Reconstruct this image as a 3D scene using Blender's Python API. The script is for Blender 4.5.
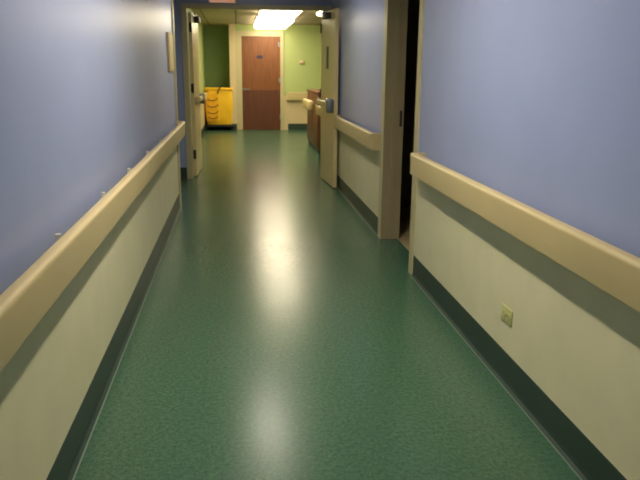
import bpy, bmesh, math, random
from mathutils import Vector, Matrix
random.seed(4)
for o in list(bpy.data.objects): bpy.data.objects.remove(o, do_unlink=True)
S = bpy.context.scene
COL = S.collection

# ------------------------------------------------------------ camera
cd = bpy.data.cameras.new('camera'); cam = bpy.data.objects.new('camera', cd); COL.objects.link(cam)
cd.sensor_width = 36.0; cd.lens = 36 * 676.08 / 640; cd.clip_start = .02
R_ = Vector((.99291, -.11848, .00917)); U_ = Vector((.02016, .24396, .96957)); W_ = Vector((.11711, .96252, -.24462))
m3 = Matrix((R_, U_, -W_)).transposed()
cam.matrix_world = Matrix.Translation((0, 0, 1.4)) @ m3.to_4x4()
cd.dof.use_dof = True; cd.dof.focus_distance = 1.2; cd.dof.aperture_fstop = 14
S.camera = cam
# ------------------------------------------------------------ world, exposure
w = bpy.data.worlds.new('World'); S.world = w; w.use_nodes = True
w.node_tree.nodes['Background'].inputs[0].default_value = (.02, .02, .02, 1)
w.node_tree.nodes['Background'].inputs[1].default_value = .3
S.view_settings.view_transform = 'Standard'; S.view_settings.look = 'None'
S.view_settings.gamma = 1; S.view_settings.use_curve_mapping = False
S.view_settings.exposure = 0.13
L_CORR = 16.0      # radiance of the corridor fixtures
L_NEAR = 112.0     # the two nearer corridor fixtures
L_FAR = 9.5      # radiance of the far room fixtures
LAMP_COL = (1.0, .90, .74)
LAMP_FAR = (1.0, .85, .60)

# ------------------------------------------------------------ materials
def srgb(r, g, b):
    f = lambda c: (c / 255 / 12.92) if c <= 10 else ((c / 255 + .055) / 1.055) ** 2.4
    return (f(r), f(g), f(b), 1)

def mat(name, col, rough=.5, metal=0., spec=.5, noise=0., nscale=8., bump=0., bscale=200., coat=0.):
    m = bpy.data.materials.new(name); m.use_nodes = True
    nt = m.node_tree; b = nt.nodes['Principled BSDF']
    b.inputs['Roughness'].default_value = rough; b.inputs['Metallic'].default_value = metal
    b.inputs['Specular IOR Level'].default_value = spec
    b.inputs['Coat Weight'].default_value = coat; b.inputs['Coat Roughness'].default_value = .15
    tc = nt.nodes.new('ShaderNodeTexCoord')
    if noise:
        n = nt.nodes.new('ShaderNodeTexNoise'); n.inputs['Scale'].default_value = nscale; n.inputs['Detail'].default_value = 6
        nt.links.new(tc.outputs['Object'], n.inputs['Vector'])
        r = nt.nodes.new('ShaderNodeValToRGB')
        a = [max(0, c * (1 - noise)) for c in col[:3]] + [1]; z = [min(1, c * (1 + noise)) for c in col[:3]] + [1]
        r.color_ramp.elements[0].color = a; r.color_ramp.elements[1].color = z
        r.color_ramp.elements[0].position = .3; r.color_ramp.elements[1].position = .7
        nt.links.new(n.outputs['Fac'], r.inputs[0]); nt.links.new(r.outputs[0], b.inputs['Base Color'])
    else:
        b.inputs['Base Color'].default_value = col
    if bump:
        n = nt.nodes.new('ShaderNodeTexNoise'); n.inputs['Scale'].default_value = bscale; n.inputs['Detail'].default_value = 3
        nt.links.new(tc.outputs['Object'], n.inputs['Vector'])
        bp = nt.nodes.new('ShaderNodeBump'); bp.inputs['Strength'].default_value = bump; bp.inputs['Distance'].default_value = .002
        nt.links.new(n.outputs['Fac'], bp.inputs['Height']); nt.links.new(bp.outputs[0], b.inputs['Normal'])
    return m

def emit(name, col, strength):
    m = bpy.data.materials.new(name); m.use_nodes = True; nt = m.node_tree
    b = nt.nodes['Principled BSDF']; b.inputs['Base Color'].default_value = (.8, .8, .8, 1)
    b.inputs['Emission Color'].default_value = (*col, 1); b.inputs['Emission Strength'].default_value = strength
    return m

def floor_mat():
    m = mat('green_sheet_vinyl', srgb(70, 122, 96), rough=.27, spec=.33, coat=0)
    nt = m.node_tree; b = nt.nodes['Principled BSDF']; tc = nt.nodes['Texture Coordinate']
    n1 = nt.nodes.new('ShaderNodeTexNoise'); n1.inputs['Scale'].default_value = 55; n1.inputs['Detail'].default_value = 5; n1.inputs['Roughness'].default_value = .7
    n2 = nt.nodes.new('ShaderNodeTexNoise'); n2.inputs['Scale'].default_value = 2.2; n2.inputs['Detail'].default_value = 3
    v = nt.nodes.new('ShaderNodeTexVoronoi'); v.inputs['Scale'].default_value = 120
    for n in (n1, n2, v): nt.links.new(tc.outputs['Object'], n.inputs['Vector'])
    r1 = nt.nodes.new('ShaderNodeValToRGB')
    r1.color_ramp.elements[0].position = .34; r1.color_ramp.elements[0].color = srgb(52, 86, 70)
    r1.color_ramp.elements[1].position = .68; r1.color_ramp.elements[1].color = srgb(78, 111, 84)
    nt.links.new(n1.outputs['Fac'], r1.inputs[0])
    r2 = nt.nodes.new('ShaderNodeValToRGB')     # pale flecks
    r2.color_ramp.elements[0].position = .10; r2.color_ramp.elements[0].color = (1, 1, 1, 1)
    r2.color_ramp.elements[1].position = .16; r2.color_ramp.elements[1].color = (0, 0, 0, 1)
    nt.links.new(v.outputs['Distance'], r2.inputs[0])
    mx = nt.nodes.new('ShaderNodeMix'); mx.data_type = 'RGBA'
    nt.links.new(r2.outputs[0], mx.inputs[0]); nt.links.new(r1.outputs[0], mx.inputs[6]); mx.inputs[7].default_value = srgb(128, 160, 110)
    nt.links.new(mx.outputs[2], b.inputs['Base Color'])
    rr = nt.nodes.new('ShaderNodeMapRange'); rr.inputs[1].default_value = .3; rr.inputs[2].default_value = .7
    rr.inputs[3].default_value = .235; rr.inputs[4].default_value = .265
    nt.links.new(n2.outputs['Fac'], rr.inputs[0]); nt.links.new(rr.outputs[0], b.inputs['Roughness'])
    bp = nt.nodes.new('ShaderNodeBump'); bp.inputs['Strength'].default_value = .05; bp.inputs['Distance'].default_value = .002
    n3 = nt.nodes.new('ShaderNodeTexNoise'); n3.inputs['Scale'].default_value = 4; n3.inputs['Detail'].default_value = 1
    nt.links.new(tc.outputs['Object'], n3.inputs['Vector'])
    nt.links.new(n3.outputs['Fac'], bp.inputs['Height']); nt.links.new(bp.outputs[0], b.inputs['Normal'])
    return m

def ceiling_mat():
    m = mat('acoustic_ceiling_tile', srgb(196, 186, 160), rough=.9, spec=.1)
    nt = m.node_tree; b = nt.nodes['Principled BSDF']; tc = nt.nodes['Texture Coordinate']
    br = nt.nodes.new('ShaderNodeTexBrick'); br.offset = 0; br.squash = 1
    br.inputs['Scale'].default_value = 1; br.inputs['Brick Width'].default_value = .61; br.inputs['Row Height'].default_value = .61
    br.inputs['Mortar Size'].default_value = .014; br.inputs['Mortar Smooth'].default_value = .1
    br.inputs['Color1'].default_value = srgb(190, 178, 150); br.inputs['Color2'].default_value = srgb(176, 164, 136)
    br.inputs['Mortar'].default_value = srgb(120, 112, 92)
    nt.links.new(tc.outputs['Object'], br.inputs['Vector']); nt.links.new(br.outputs['Color'], b.inputs['Base Color'])
    return m

def wood_mat(name, c1, c2, rough=.35):
    m = mat(name, c1, rough=rough); nt = m.node_tree; b = nt.nodes['Principled BSDF']; tc = nt.nodes['Texture Coordinate']
    mp = nt.nodes.new('ShaderNodeMapping'); mp.inputs['Scale'].default_value = (22, 22, 1.4)
    nz = nt.nodes.new('ShaderNodeTexNoise'); nz.inputs['Scale'].default_value = 2.2; nz.inputs['Detail'].default_value = 5
    r = nt.nodes.new('ShaderNodeValToRGB'); r.color_ramp.elements[0].color = c2; r.color_ramp.elements[1].color = c1
    r.color_ramp.elements[0].position = .3; r.color_ramp.elements[1].position = .65
    nt.links.new(tc.outputs['Object'], mp.inputs[0]); nt.links.new(mp.outputs[0], nz.inputs['Vector'])
    nt.links.new(nz.outputs['Fac'], r.inputs[0]); nt.links.new(r.outputs[0], b.inputs['Base Color'])
    return m

M = {}
M['blue'] = mat('blue_semi_gloss_paint', srgb(155, 168, 208), rough=.33, spec=.5, noise=.03, nscale=3, bump=.15, bscale=120)
M['cream'] = mat('cream_wainscot_paint', srgb(224, 218, 180), rough=.45, noise=.04, nscale=5, bump=.12, bscale=120)
M['green'] = mat('light_green_paint', srgb(180, 194, 126), rough=.5, noise=.04, nscale=2)
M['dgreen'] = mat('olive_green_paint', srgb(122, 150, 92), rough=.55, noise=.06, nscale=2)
M['cream2'] = mat('warm_cream_paint', srgb(216, 196, 154), rough=.5, noise=.04, nscale=3)
M['floor'] = floor_mat()
M['tan'] = mat('tan_threshold_floor', srgb(176, 160, 118), rough=.5, noise=.1, nscale=20)
M['ceil'] = ceiling_mat()
M['base'] = mat('dark_green_rubber_base', srgb(48, 66, 56), rough=.45, noise=.06, nscale=6)
M['caulk'] = mat('grey_caulk_line', srgb(104, 124, 108), rough=.5)
M['frame'] = mat('cream_enamel_frame', srgb(196, 186, 146), rough=.35, noise=.03, nscale=6)
M['jamb'] = mat('taupe_enamel_jamb', srgb(158, 146, 114), rough=.4, noise=.04, nscale=6)
M['rail'] = mat('tan_vinyl_handrail', srgb(204, 186, 136), rough=.42, noise=.03, nscale=4)
M['leaf'] = mat('cream_door_laminate', srgb(222, 204, 154), rough=.32, noise=.04, nscale=5)
M['wood'] = wood_mat('red_brown_door_veneer', srgb(136, 84, 46), srgb(116, 68, 34))
M['kick'] = wood_mat('dark_brown_protection_plate', srgb(102, 58, 36), srgb(88, 48, 30), .45)
M['counterwood'] = wood_mat('brown_counter_veneer', srgb(116, 72, 48), srgb(92, 54, 36))
M['steel'] = mat('brushed_steel', srgb(150, 156, 162), rough=.32, metal=.85)
M['dark'] = mat('dark_metal', srgb(52, 50, 48), rough=.5, metal=.3)
M['black'] = mat('black_plastic', srgb(26, 28, 28), rough=.5)
M['glass'] = mat('dark_wired_glass', srgb(30, 28, 22), rough=.35, spec=.2)
M['yellow'] = mat('yellow_vinyl_bag', srgb(250, 200, 40), rough=.42, noise=.05, nscale=3)
M['orange'] = mat('amber_print', srgb(222, 158, 24), rough=.45)
M['brownprint'] = mat('brown_print', srgb(150, 96, 20), rough=.5)
M['amber'] = mat('amber_yellow_vinyl', srgb(244, 186, 30), rough=.45, noise=.08, nscale=9)
M['white'] = mat('white_plastic', srgb(225, 222, 210), rough=.4)
M['outlet'] = mat('ivory_plastic', srgb(196, 196, 132), rough=.4)
M['plate'] = mat('tan_sign_plate', srgb(206, 180, 128), rough=.8)
M['navy'] = mat('navy_sign_plastic', srgb(52, 44, 66), rough=.4)
M['red'] = emit('red_lit_lettering', (1, .12, .05), 1.2)
M['exitface'] = emit('lit_sign_face', (1, .42, .22), .3)
M['lampc'] = emit('corridor_lens', LAMP_COL, L_CORR)
M['lampf'] = emit('far_lens', LAMP_FAR, L_FAR)
M['lampn'] = emit('near_lens', LAMP_COL, L_NEAR)
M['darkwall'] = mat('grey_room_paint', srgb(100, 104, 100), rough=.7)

# ------------------------------------------------------------ helpers
def box(bm, x0, x1, y0, y1, z0, z1, mi=0, bev=0, seg=2, rot=None):
    ret = bmesh.ops.create_cube(bm, size=1)
    vs = ret['verts']; c = Vector(((x0+x1)/2, (y0+y1)/2, (z0+z1)/2))
    for v in vs: v.co = Vector((v.co.x*(x1-x0), v.co.y*(y1-y0), v.co.z*(z1-z0))) + c
    fs = set(f for v in vs for f in v.link_faces)
    if bev:
        es = list(set(e for v in vs for e in v.link_edges))
        r = bmesh.ops.bevel(bm, geom=es, offset=bev, segments=seg, affect='EDGES', profile=.5)
        fs = set(r['faces']) | set(f for f in fs if f.is_valid)
    for f in fs: f.material_index = mi
    if rot:
        vv = list(set(v for f in fs for v in f.verts)); bmesh.ops.transform(bm, matrix=rot, verts=vv)

def cyl(bm, p0, p1, r, seg=16, r2=None, mi=0):
    p0, p1 = Vector(p0), Vector(p1); d = p1 - p0
    mtx = Matrix.Translation((p0+p1)/2) @ d.to_track_quat('Z', 'Y').to_matrix().to_4x4()
    ret = bmesh.ops.create_cone(bm, cap_ends=True, segments=seg, radius1=r, radius2=r if r2 is None else r2, depth=d.length, matrix=mtx)
    for v in ret['verts']:
        for f in v.link_faces: f.material_index = mi

def tube(bm, pts, r, seg=8):
    pts = [Vector(p) for p in pts]; rings = []
    for i, p in enumerate(pts):
        t = (pts[min(i+1, len(pts)-1)] - pts[max(i-1, 0)]).normalized()
        a = t.orthogonal().normalized() if i == 0 else (a - t*a.dot(t)).normalized()
        b = t.cross(a)
        rings.append([bm.verts.new(p + a*math.cos(2*math.pi*k/seg)*r + b*math.sin(2*math.pi*k/seg)*r) for k in range(seg)])
    for i in range(len(rings)-1):
        for k in range(seg): bm.faces.new((rings[i][k], rings[i][(k+1) % seg], rings[i+1][(k+1) % seg], rings[i+1][k]))
    bm.faces.new(rings[0][::-1]); bm.faces.new(rings[-1])

def extrude_y(bm, prof, y0, y1, mi=0):
    a = [bm.verts.new((x, y0, z)) for x, z in prof]; b = [bm.verts.new((x, y1, z)) for x, z in prof]
    n = len(prof)
    for i in range(n):
        f = bm.faces.new((a[i], a[(i+1) % n], b[(i+1) % n], b[i])); f.material_index = mi
    bm.faces.new(a[::-1]).material_index = mi; bm.faces.new(b).material_index = mi

def obj(name, bm, mats, parent=None, smooth=False, loc=None):
    bmesh.ops.recalc_face_normals(bm, faces=bm.faces[:])
    me = bpy.data.meshes.new(name); bm.to_mesh(me); bm.free()
    if not isinstance(mats, (list, tuple)): mats = [mats]
    for m in mats: me.materials.append(m)
    if smooth:
        for p in me.polygons: p.use_smooth = True
        me.set_sharp_from_angle(angle=math.radians(35))
    o = bpy.data.objects.new(name, me); COL.objects.link(o)
    if parent: o.parent = parent
    if loc: o.location = loc
    return o

def thing(name, label, cat, loc=(0, 0, 0), rz=0, group=None):
    o = bpy.data.objects.new(name, None); COL.objects.link(o); o.location = loc; o.rotation_euler = (0, 0, rz)
    o.empty_display_size = .1
    return tag(o, label, cat, group)

def tag(o, label, cat, group=None):
    o['label'] = label; o['category'] = cat
    if group: o['group'] = group
    return o

def struct(name, bm, mats, parent=None, smooth=False):
    o = obj(name, bm, mats, parent, smooth)
    if not parent: o['kind'] = 'structure'
    return o

def one(name, mats, *a, parent=None, st=False, **k):
    bm = bmesh.new(); box(bm, *a, **k)
    return struct(name, bm, mats, parent) if st else obj(name, bm, mats, parent, smooth=bool(k.get('bev')))

# ------------------------------------------------------------ dimensions
XL, XR = -.618, 1.202           # corridor wall faces
ZW = .80                        # paint change, hidden behind the handrail
ZC = 2.40                       # corridor ceiling
YD = 8.90                       # near face of the wall with the double doors
ZF = 2.38                       # far room ceiling
YF = 16.17                      # far wall
HB = .148                       # base height

def two_tone(name, x0, x1, y0, y1, up, low, z1=ZC):
    bm = bmesh.new(); box(bm, x0, x1, y0, y1, 0, ZW, 0); box(bm, x0, x1, y0, y1, ZW, z1, 1)
    return struct(name, bm, [low, up])

# ------------------------------------------------------------ floor and ceilings
one('floor', M['floor'], -3.0, 4.2, -3.5, 17.4, -.1, 0, st=True)
one('floor_side_room', M['tan'], XR+.135, 3.2, 4.0, 6.9, -.0005, .004, st=True)
one('ceiling', M['ceil'], -3.0, 4.2, -3.5, YD, ZC, ZC+.1, st=True)
one('ceiling_far', M['ceil'], -3.0, 4.2, YD+.12, 17.4, ZF, ZF+.1, st=True)

# ------------------------------------------------------------ corridor walls
two_tone('wall_left', XL-.14, XL, -3.5, 7.05, M['blue'], M['cream'])
two_tone('wall_right', XR, XR+.14, -3.5, 4.50, M['blue'], M['cream'])
two_tone('wall_right_far', XR, XR+.14, 5.58, YD, M['blue'], M['cream'])
one('wall_right_header', M['blue'], XR, XR+.14, 4.50, 5.58, 2.14, ZC, st=True)
two_tone('wall_back', XL-.14, XR+.14, -3.62, -3.5, M['blue'], M['cream'])
one('wall_side_hall_end', M['blue'], -2.9, -2.78, 6.9, YD, 0, ZC, st=True)
one('wall_side_hall_near', M['blue'], -2.78, XL-.14, 6.93, 7.05, 0, ZC, st=True)
# cross wall carrying the double doors
OX0, OX1, OZ = -.60, 1.13, 2.12
one('wall_cross_left', M['blue'], -2.78, OX0-.07, YD, YD+.12, 0, ZC, st=True)
one('wall_cross_header', M['blue'], OX0-.07, OX1+.07, YD, YD+.12, OZ+.05, ZC, st=True)
one('wall_cross_right', M['blue'], OX1+.07, 4.2, YD, YD+.12, 0, ZC, st=True)
# far room
FXL = -.76
two_tone('wall_far_left', FXL-.12, FXL, YD+.12, YF+.75, M['green'], M['cream2'], ZF)
two_tone('wall_far_end', -.02, 4.2, YF, YF+.12, M['green'], M['cream2'], ZF)
one('wall_recess_side', M['cream2'], -.16, -.02, YF-.05, YF+.75, 0, ZF, st=True)
one('wall_recess_back', M['dgreen'], FXL, -.16, YF+.62, YF+.75, 0, ZF, st=True)
two_tone('wall_far_right', 1.27, 1.40, YD+.12, 10.35, M['green'], M['cream2'], ZF)
two_tone('wall_alcove_right', 3.9, 4.02, YD+.12, YF, M['green'], M['cream2'], ZF)
two_tone('wall_alcove_near', 1.40, 3.9, 10.23, 10.35, M['green'], M['cream2'], ZF)
# side room behind the right doorway
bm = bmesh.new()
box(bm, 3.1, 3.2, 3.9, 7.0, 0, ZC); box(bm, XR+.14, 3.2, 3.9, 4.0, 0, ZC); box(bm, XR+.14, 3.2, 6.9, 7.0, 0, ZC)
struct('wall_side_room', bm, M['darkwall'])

# ------------------------------------------------------------ base, with a cove foot, and the caulk line in front of it
def base(name, x, s, y0, y1):
    bm = bmesh.new()
    prof = [(x, 0), (x, HB), (x+s*.003, HB), (x+s*.004, .03), (x+s*.007, .012), (x+s*.016, .003), (x+s*.018, 0)]
    extrude_y(bm, prof, y0, y1); struct(name, bm, M['base'])
def base_x(name, y, x0, x1, mt=None):
    bm = bmesh.new(); box(bm, x0, x1, y-.008, y, 0, HB); struct(name, bm, mt or M['base'])
def caulk(name, x, s, y0, y1):
    bm = bmesh.new(); box(bm, x+s*.017, x+s*.024, y0, y1, 0, .0015); struct(name, bm, M['caulk'])
base('baseboard_left', XL, 1, -3.5, 7.0); caulk('trim_1', XL, 1, -3.5, 7.0)
base('baseboard_right', XR, -1, -3.5, 4.44); caulk('trim_2', XR, -1, -3.5, 4.44)
base('baseboard_right_far', XR, -1, 5.61, YD); caulk('trim_3', XR, -1, 5.61, YD)
base_x('baseboard_cross', YD, -2.78, OX0-.07)
base_x('baseboard_far_end', YF, 1.18, 3.9)
base('baseboard_far_left', FXL, 1, YD+.12, YF+.62)
base('baseboard_far_right', 1.27, -1, YD+.12, 10.35)
base_x('baseboard_recess', YF+.62, FXL, -.16)
base_x('baseboard_post', YF-.05, -.16, -.02)

# cream corner guard where the left wall stops
bm = bmesh.new()
box(bm, XL-.14, XL+.016, 7.05, 7.10, 0, ZC, bev=.004); box(bm, XL, XL+.016, 7.0, 7.07, 0, ZC, bev=.004)
struct('trim_4', bm, M['frame'])

# ------------------------------------------------------------ right doorway frame
bm = bmesh.new()
z1 = 2.14
box(bm, XR-.012, XR+.152, 4.50, 4.53, 0, z1)                     # near jamb
box(bm, XR-.012, XR, 4.45, 4.50, 0, z1+.05)
struct('trim_5', bm, M['frame'])
bm = bmesh.new()
extr = [(XR-.012, 5.50), (XR+.055, 5.50), (XR+.055, 5.485), (XR+.095, 5.485), (XR+.095, 5.50), (XR+.148, 5.50), (XR+.148, 5.58), (XR-.012, 5.58)]
a = [bm.verts.new((x, y, 0)) for x, y in extr]; b = [bm.verts.new((x, y, z1)) for x, y in extr]
n = len(extr)
for i in range(n): bm.faces.new((a[i], a[(i+1) % n], b[(i+1) % n], b[i]))
bm.faces.new(a[::-1]); bm.faces.new(b)
box(bm, XR-.012, XR+.152, 4.53, 5.50, z1-.03, z1)
jm = struct('trim_6', bm, M['jamb'])
bm = bmesh.new(); box(bm, XR-.016, XR, 5.502, 5.61, 0, z1+.05, bev=.003); box(bm, XR-.012, XR, 4.50, 5.502, z1, z1+.05)
struct('trim_7', bm, M['frame'])
bm = bmesh.new(); box(bm, XR+.115, XR+.135, 5.494, 5.50, .95, 1.08, bev=.002); box(bm, XR+.12, XR+.13, 5.491, 5.497, .98, 1.04)
struct('strike_plate', bm, M['dark'], jm)
# door leaf opened into the dark room
d3 = struct('door_3', (lambda bm: (box(bm, XR+.20, XR+1.25, 4.49, 4.535, .01, 2.10, bev=.003), bm)[1])(bmesh.new()), M['wood'])
bm = bmesh.new(); cyl(bm, (XR+1.17, 4.535, 1.0), (XR+1.17, 4.60, 1.0), .012); cyl(bm, (XR+1.17, 4.595, 1.0), (XR+1.05, 4.595, 1.0), .01)
struct('door_handle', bm, M['steel'], d3)
#one('threshold', M['tan'], XR+.0, XR+.14, 4.53, 5.60, 0, .006, st=True)['kind'] = 'structure'
#.name = 'trim_8'

# ------------------------------------------------------------ double door frame
bm = bmesh.new()
for x0, x1 in ((OX0-.07, OX0), (OX1, OX1+.07)):
    box(bm, x0, x1, YD-.015, YD+.14, 0, OZ+.05, bev=.004)
box(bm, OX0, OX1, YD-.015, YD+.14, OZ, OZ+.05, bev=.004)
struct('trim_9', bm, M['frame'])

# ------------------------------------------------------------ handrails
def handrail(label, x, s, y0, y1, brackets, zt=.882, zb=.739, near=True, far=True, out=.096, clips=False):
    t = thing('handrail', label, 'handrail', (x, (y0+y1)/2, (zt+zb)/2), 0, None)
    cy, cz = (y0+y1)/2, (zt+zb)/2
    g = .052; o = out; r = .016
    prof = []
    def arc(cx, czz, a0, a1, rr, k=5):
        for i in range(k+1):
            a = math.radians(a0 + (a1-a0)*i/k); prof.append((s*(cx + math.cos(a)*rr), czz + math.sin(a)*rr))
    h = (zt-zb)/2
    arc(o-r-.004, -h+.012, -90, 0, .012); arc(o-.017, h-.017, 0, 90, .017, 7)
    arc(g+.012, h-.012, 90, 180, .012, 4); arc(g+.008, -h+.008, 180, 270, .008, 3)
    c = .055
    bm = bmesh.new(); extrude_y(bm, prof, y0+(c if near else 0)-cy, y1-(c if far else 0)-cy)
    obj('rail', bm, M['rail'], t, smooth=True)
    # rounded end returns that bend back to the wall
    for on, ye, d in ((near, y0, 1), (far, y1, -1)):
        if not on: continue
        bm = bmesh.new(); K = 7; rings = []
        for i in range(K+1):
            a = math.pi/2*i/K
            yy = ye + d*c*(1-math.cos(math.pi/2-a)) if False else ye + d*(c - c*math.sin(a))
            k = math.cos(a)
            lim = (o-c*.75) + (c*.75)*k    # outermost reach at this station
            rings.append([bm.verts.new((s*min(abs(px), lim) if abs(px) > g+.02 else (px if i < 1 else s*0.001), yy-cy, pz*(1-.02*i/K))) for px, pz in prof])
        n = len(prof)
        for i in range(K):
            for j in range(n):
                bm.faces.new((rings[i][j], rings[i][(j+1) % n], rings[i+1][(j+1) % n], rings[i+1][j]))
        bm.faces.new(rings[0]); bm.faces.new(rings[-1][::-1])
        obj('end_cap', bm, M['rail'], t, smooth=True)
    for by in brackets:
        bm = bmesh.new()
        box(bm, min(s*.0, s*g*1.2), max(s*.0, s*g*1.2), by-.01-cy, by+.01-cy, -.05, -.01, bev=.003)
        if clips: cyl(bm, (s*.03, by-cy, -.015), (s*.03, by-cy, h-.008), .010)
        obj('bracket', bm, M['white'], t, smooth=True)
    return t
handrail('long tan handrail along the left wall of the corridor, blue paint above it', XL, 1, -3.2, 7.02, [-.85, -.08, .69, 1.46, 2.22, 2.99, 3.72, 4.51, 5.3, 6.1, 6.9], clips=True)
handrail('tan handrail nearest on the right wall, above the wall outlet', XR, -1, -3.2, 4.31, [-2.5, -1, .5, 2, 3.8], out=.101)
handrail('short tan handrail on the right wall between the dark doorway and the open door leaf', XR, -1, 5.63, 7.97, [6.2, 7.5])
handrail('tan handrail end on the cream wall just past the open right door leaf', 1.27, -1, 9.25, 10.40, [9.5, 10.1])
handrail('tan handrail on the left wall beyond the door, leading to the yellow cart', FXL, 1, 10.1, 15.6, [10.5, 12, 13.5, 15])
# rail on the end wall (runs along x)
t = handrail('tan bumper rail across the far green wall right of the brown door', 0, -1, -.42, .42, [-.3, .3], zt=.88, zb=.69)
t.location = (1.62, YF, .785); t.rotation_euler = (0, 0, math.pi/2)
t.location.x = 1.56

# ------------------------------------------------------------ double door leaves
def leaf_parts(root, wd, hinge_face):
    # built along +y from the hinge at the origin, thickness in x (0..0.045)
    one('door_panel', M['leaf'], 0, .045, 0, wd, .012, 2.08, parent=root, bev=.003)

L = .85
# right leaf: hinged on the far right jamb, swung towards the camera
r = thing('double_door_leaf', 'cream door leaf standing open against the right wall, with push bar and narrow window', 'door', (1.075, YD-.02, 0), 0)
ang = math.atan2(1.128-1.075, -.01+.85)
def yb(a, b): return (-b, -a)
bm = bmesh.new(); 
# panel with a cut-through vision window: four boxes around the opening
wy0, wy1, wz0, wz1 = .34, .50, 1.41, 1.67
for (a0, a1, b0, b1) in ((.0, wy0, .012, 2.08), (wy1, L, .012, 2.08), (wy0, wy1, .012, wz0), (wy0, wy1, wz1, 2.08)):
    box(bm, 0, .045, -a1, -a0, b0, b1)
bmesh.ops.remove_doubles(bm, verts=bm.verts[:], dist=.0001)
obj('door_panel', bm, M['leaf'], r)
one('window_glass', M['glass'], .006, .014, -wy1, -wy0, wz0, wz1, parent=r)
bm = bmesh.new()
for a in ((-.003, .004, -wy1-.01, -wy0+.01, wz1, wz1+.01), (-.003, .004, -wy1-.01, -wy0+.01, wz0-.01, wz0), (-.003, .004, -wy1-.01, -wy1, wz0, wz1), (-.003, .004, -wy0, -wy0+.01, wz0, wz1)): box(bm, *a)
obj('window_bead', bm, M['frame'], r)
pb = one('push_bar', M['leaf'], -.075, -.03, -.77, -.10, .965, 1.03, parent=r, bev=.012, seg=3)
bm = bmesh.new(); box(bm, -.085, 0, -.845, -.75, .90, 1.07, bev=.018, seg=3); obj('latch_head', bm, M['steel'], pb, smooth=True)
bm = bmesh.new(); box(bm, -.07, 0, -.13, -.06, .95, 1.045, bev=.012, seg=3); obj('hinge_end_cap', bm, M['leaf'], pb, smooth=True)
bm = bmesh.new(); box(bm, -.07, 0, -.60, -.36, 1.985, 2.055, bev=.006); cyl(bm, (-.045, -.42, 2.05), (-.045, -.42, 2.075), .012)
cl = obj('closer', bm, M['dark'], r, smooth=True)
bm = bmesh.new(); box(bm, -.05, -.03, -.43, -.05, 2.066, 2.078); obj('closer_arm', bm, M['dark'], cl)
for z in (.25, 1.1, 1.9):
    bm = bmesh.new(); cyl(bm, (-.006, .004, z-.055), (-.006, .004, z+.055), .008, 10); obj('hinge', bm, M['dark'], r, smooth=True)
r.rotation_euler = (0, 0, ang)
# left leaf: hinged on the left jamb, swung away
l = thing('double_door_leaf', 'cream door leaf standing open on the left jamb, seen almost edge on with dark hinges', 'door', (-.585, YD+.145, 0), 0)
bm = bmesh.new(); box(bm, -.012, .033, 0, L, .012, 2.08, bev=.003); obj('door_panel', bm, M['leaf'], l)
for z in (.30, 1.15, 1.90):
    bm = bmesh.new(); cyl(bm, (.022, -.009, z-.06), (.022, -.009, z+.06), .011, 10); box(bm, -.004, .03, -.004, .002, z-.055, z+.055)
    obj('hinge', bm, M['dark'], l, smooth=True)
pb = one('push_bar', M['leaf'], .055, .09, .12, .74, .965, 1.03, parent=l, bev=.01, seg=3)
bm = bmesh.new(); box(bm, .033, .105, .73, .83, .92, 1.06, bev=.016, seg=3); obj('latch_head', bm, M['steel'], pb, smooth=True)
bm = bmesh.new(); box(bm, .033, .095, .07, .13, .95, 1.045, bev=.012, seg=3); obj('hinge_end_cap', bm, M['leaf'], pb, smooth=True)
bm = bmesh.new(); box(bm, .033, .10, .30, .56, 1.985, 2.055, bev=.006); cl = obj('closer', bm, M['dark'], l, smooth=True)
bm = bmesh.new(); box(bm, .06, .08, .02, .34, 2.056, 2.07); obj('closer_arm', bm, M['dark'], cl)
l.rotation_euler = (0, 0, math.radians(-2))

# ------------------------------------------------------------ exit sign over the doors
e = thing('exit_sign', 'lit exit sign above the double doorway, only its pinkish lower edge in view', 'exit sign', (-.16, YD, 2.18))
one('housing', M['white'], -.165, .165, -.05, -.001, 0, .2, parent=e, bev=.004)
fc = one('face', M['exitface'], -.155, .155, -.054, -.049, .004, .19, parent=e)
cu = bpy.data.curves.new('exit_text', 'FONT'); cu.body = 'EXIT'; cu.size = .17; cu.align_x = 'CENTER'; cu.extrude = .001
to = bpy.data.objects.new('exit_text', cu); COL.objects.link(to); bpy.context.view_layer.update()
me = bpy.data.meshes.new_from_object(to.evaluated_get(bpy.context.evaluated_depsgraph_get()))
bpy.data.objects.remove(to); me.transform(Matrix.Translation((0, -.0555, .038)) @ Matrix.Rotation(math.pi/2, 4, 'X'))
me.materials.clear(); me.materials.append(M['red'])
lt = bpy.data.objects.new('lettering', me); COL.objects.link(lt); lt.parent = fc

# ------------------------------------------------------------ end wall door
YDo = YF
bm = bmesh.new()
for x0, x1 in ((-.02, .115), (1.0, 1.085)): box(bm, x0, x1, YDo-.03, YDo, 0, 2.23, bev=.004)
box(bm, .115, 1.0, YDo-.03, YDo, 2.12, 2.23, bev=.004)
struct('trim_10', bm, M['frame'])
d = struct('door_1', (lambda bm: (box(bm, .115, 1.0, YDo-.018, YDo-.002, .01, 2.12), bm)[1])(bmesh.new()), M['wood'])
one('protection_plate', M['kick'], .125, .99, YDo-.021, YDo-.0175, .015, .92, parent=d)
bm = bmesh.new(); box(bm, .46, .60, YDo-.023, YDo-.018, 1.63, 1.70, bev=.002); struct('name_plate', bm, M['navy'], d)
bm = bmesh.new(); cyl(bm, (.17, YDo-.018, .94), (.17, YDo-.03, .94), .032, 20); cyl(bm, (.17, YDo-.03, .94), (.17, YDo-.07, .94), .011)
box(bm, .16, .275, YDo-.08, YDo-.062, .93, .95, bev=.006); struct('door_handle', bm, M['steel'], d, smooth=True)
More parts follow.
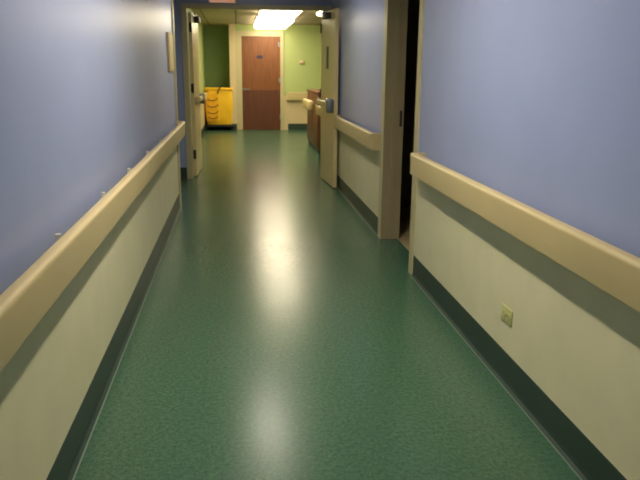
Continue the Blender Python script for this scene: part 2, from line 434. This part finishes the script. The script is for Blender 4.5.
for z in (.3, 1.15, 1.95):
    bm = bmesh.new(); cyl(bm, (.99, YDo-.024, z-.055), (.99, YDo-.024, z+.055), .011, 10); box(bm, .955, .99, YDo-.0195, YDo-.0175, z-.05, z+.05)
    struct('hinge', bm, M['steel'], d)
# small sensor on the green wall
tm = thing('thermostat', 'small pale thermostat on the far green wall right of the brown door', 'thermostat', (1.50, YF, 1.56))
one('cover', M['plate'], -.055, .055, -.03, 0, -.045, .045, parent=tm, bev=.008)
one('dial', M['white'], -.03, .03, -.034, -.029, -.012, .022, parent=tm, bev=.002)

# ------------------------------------------------------------ tan sign plate on the left wall
sp = thing('wall_sign', 'narrow tan sign plate on the blue left wall above the handrail end', 'sign', (XL, 6.60, 1.54))
one('backplate', M['plate'], 0, .022, -.2, .2, -.17, .17, parent=sp, bev=.003)
one('insert', M['rail'], 0.0215, .024, -.185, .185, -.155, .155, parent=sp)

# ------------------------------------------------------------ outlet
ou = thing('wall_outlet', 'small ivory electrical outlet low on the cream right wall', 'outlet', (XR, 2.78, .323))
one('cover_plate', M['outlet'], -.006, 0, -.059, .059, -.037, .037, parent=ou, bev=.002)
for yy in (-.026, .026):
    bm = bmesh.new(); cyl(bm, (-.0055, yy, 0), (-.009, yy, 0), .0165, 20); s = obj('socket', bm, M['outlet'], ou, smooth=True)
    bm = bmesh.new()
    for dz in (-.006, .006): box(bm, -.0096, -.0088, yy-.004, yy+.004, dz-.001, dz+.001)
    cyl(bm, (-.0088, yy+.009, 0), (-.0096, yy+.009, 0), .002, 8)
    obj('slots', bm, M['black'], s)
bm = bmesh.new(); cyl(bm, (-.0055, 0, 0), (-.0075, 0, 0), .003, 10); obj('screw', bm, M['steel'], ou)

# ------------------------------------------------------------ nurses' counter
c = thing('reception_counter', 'brown wooden counter end beyond the right door leaf, with a tan bumper', 'counter', (1.33, 11.45, 0))
one('panel', M['counterwood'], 0, .55, 0, 1.7, .1, 1.0, parent=c, bev=.004)
one('plinth', M['base'], .02, .53, .02, 1.68, 0, .1, parent=c)
one('countertop', M['counterwood'], -.01, .60, -.01, 1.73, 1.0, 1.035, parent=c, bev=.008)
one('bumper', M['rail'], -.095, 0, .62, 1.7, .69, .86, parent=c, bev=.03, seg=3)

# ------------------------------------------------------------ yellow housekeeping cart
k = thing('housekeeping_cart', 'yellow bag housekeeping cart standing left of the brown door at the corridor end', 'cart', (-.415, YF+.05, 0)); k.scale = (1.03, 1, .97)
def rbox(x0, x1, y0, y1, z0, z1, top=0, K=14, bulge=.03, rad=.1, wr=.006):
    bm = bmesh.new(); rings = []; cx, cy = (x0+x1)/2, (y0+y1)/2; hx, hy = (x1-x0)/2, (y1-y0)/2; N = 40
    for i in range(K+1):
        t = i/K; z = z0+(z1-z0)*t
        q = 1 - .10*(1-t)**4 + bulge*math.sin(math.pi*t)
        ring = []
        for j in range(N):
            a = 2*math.pi*j/N; ca, sa = math.cos(a), math.sin(a); e_ = .32
            px = math.copysign(abs(ca)**e_, ca)*hx*q; py = math.copysign(abs(sa)**e_, sa)*hy*q
            px += wr*math.sin(9*t+j*.9); py += wr*math.sin(7*t*2+j*1.3)
            ring.append(bm.verts.new((cx+px, cy+py, z)))
        rings.append(ring)
    for i in range(K):
        for j in range(N): bm.faces.new((rings[i][j], rings[i][(j+1) % N], rings[i+1][(j+1) % N], rings[i+1][j]))
    bm.faces.new(rings[0][::-1]); bm.faces.new(rings[-1])
    return bm
bag = obj('bag', rbox(-.315, .295, -.17, .30, .14, .95), M['yellow'], k, smooth=True)
bm = bmesh.new(); box(bm, -.33, .31, -.19, .32, .94, 1.0, bev=.022, seg=3); obj('rim', bm, M['yellow'], k, smooth=True)
# printed caution arcs on the left half of the bag
pk = obj('front_pocket', rbox(-.30, .0, -.205, -.12, .22, .86, wr=.003, bulge=.02), M['amber'], k, smooth=True)
for zc, rr in ((.76, .10), (.62, .12), (.47, .12), (.34, .10)):
    bm = bmesh.new(); pts = [(-.15+math.cos(a)*rr, -.211, zc+math.sin(a)*rr*.55) for a in [math.radians(190 + q*17) for q in range(11)]]
    tube(bm, pts, .013, 6); obj('printed_band', bm, M['brownprint'], pk, smooth=True)
one('platform', M['black'], -.36, .34, -.20, .36, .085, .13, parent=k, bev=.012)
for x in (-.33, .325):
    bm = bmesh.new(); cyl(bm, (x, .1, .13), (x, .1, .98), .013, 10); obj('frame_post', bm, M['brownprint'] if x < 0 else M['dark'], k, smooth=True)
bm = bmesh.new(); tube(bm, [(-.05, -.16, .80), (-.02, -.2, .92), (.02, -.205, 1.0), (.07, -.1, 1.06)], .014); obj('mop_handle', bm, M['dark'], k, smooth=True)
for x in (-.29, .27):
    for y in (-.14, .30):
        bm = bmesh.new(); cyl(bm, (x-.015, y, .04), (x+.015, y, .04), .04, 18); box(bm, x-.022, x+.022, y-.015, y+.02, .045, .09)
        obj('caster', bm, M['black'], k, smooth=True)

# ------------------------------------------------------------ ceiling lights
def fixture(label, x0, x1, y0, y1, z, drop, lens, baffle=0, name='ceiling_light'):
    cx, cy = (x0+x1)/2, (y0+y1)/2
    t = thing(name, label, 'ceiling light', (cx, cy, z)); hx, hy = (x1-x0)/2, (y1-y0)/2
    bm = bmesh.new(); box(bm, -hx-.015, hx+.015, -hy-.015, hy+.015, -.022, 0, bev=.003); obj('housing', bm, M['white'], t)
    bm = bmesh.new(); box(bm, -hx, hx, -hy, hy, -drop, -.022, bev=min(.02, drop*.3)); obj('diffuser', bm, lens, t)
    if baffle:  # unseen skirts added to cut lamp light high on the walls
        for sx in (-1, 1):
            a, b = sorted((sx*(hx+.001), sx*(hx+.007)))
            one('added_side_baffle', M['jamb'], a, b, -hy, hy, -drop-baffle, -.021, parent=t)
    return t
fixture('bright surface mounted ceiling light nearest beyond the double doors', .42, 1.05, 10.4, 12.95, ZF, .095, M['lampf'])
fixture('second bright ceiling light right before the brown door', .41, 1.10, 13.45, 15.95, ZF, .11, M['lampf'])
fixture('ceiling light over the counter glimpsed above the open right door leaf', 1.42, 1.75, 11.3, 12.5, ZF, .06, M['lampf'])
fixture('corridor ceiling light between the dark doorway and double doors', .14, .42, 5.9, 7.1, ZC, .03, M['lampc'])
fixture('corridor ceiling light above the near floor', .17, .255, 2.3, 3.7, ZC, .03, M['lampn'], .02)
M['lampb'] = emit('rear_lens', LAMP_COL, L_NEAR*.55)
fixture('corridor ceiling light behind the viewer', .17, .255, -1.8, -.4, ZC, .03, M['lampb'], .02)
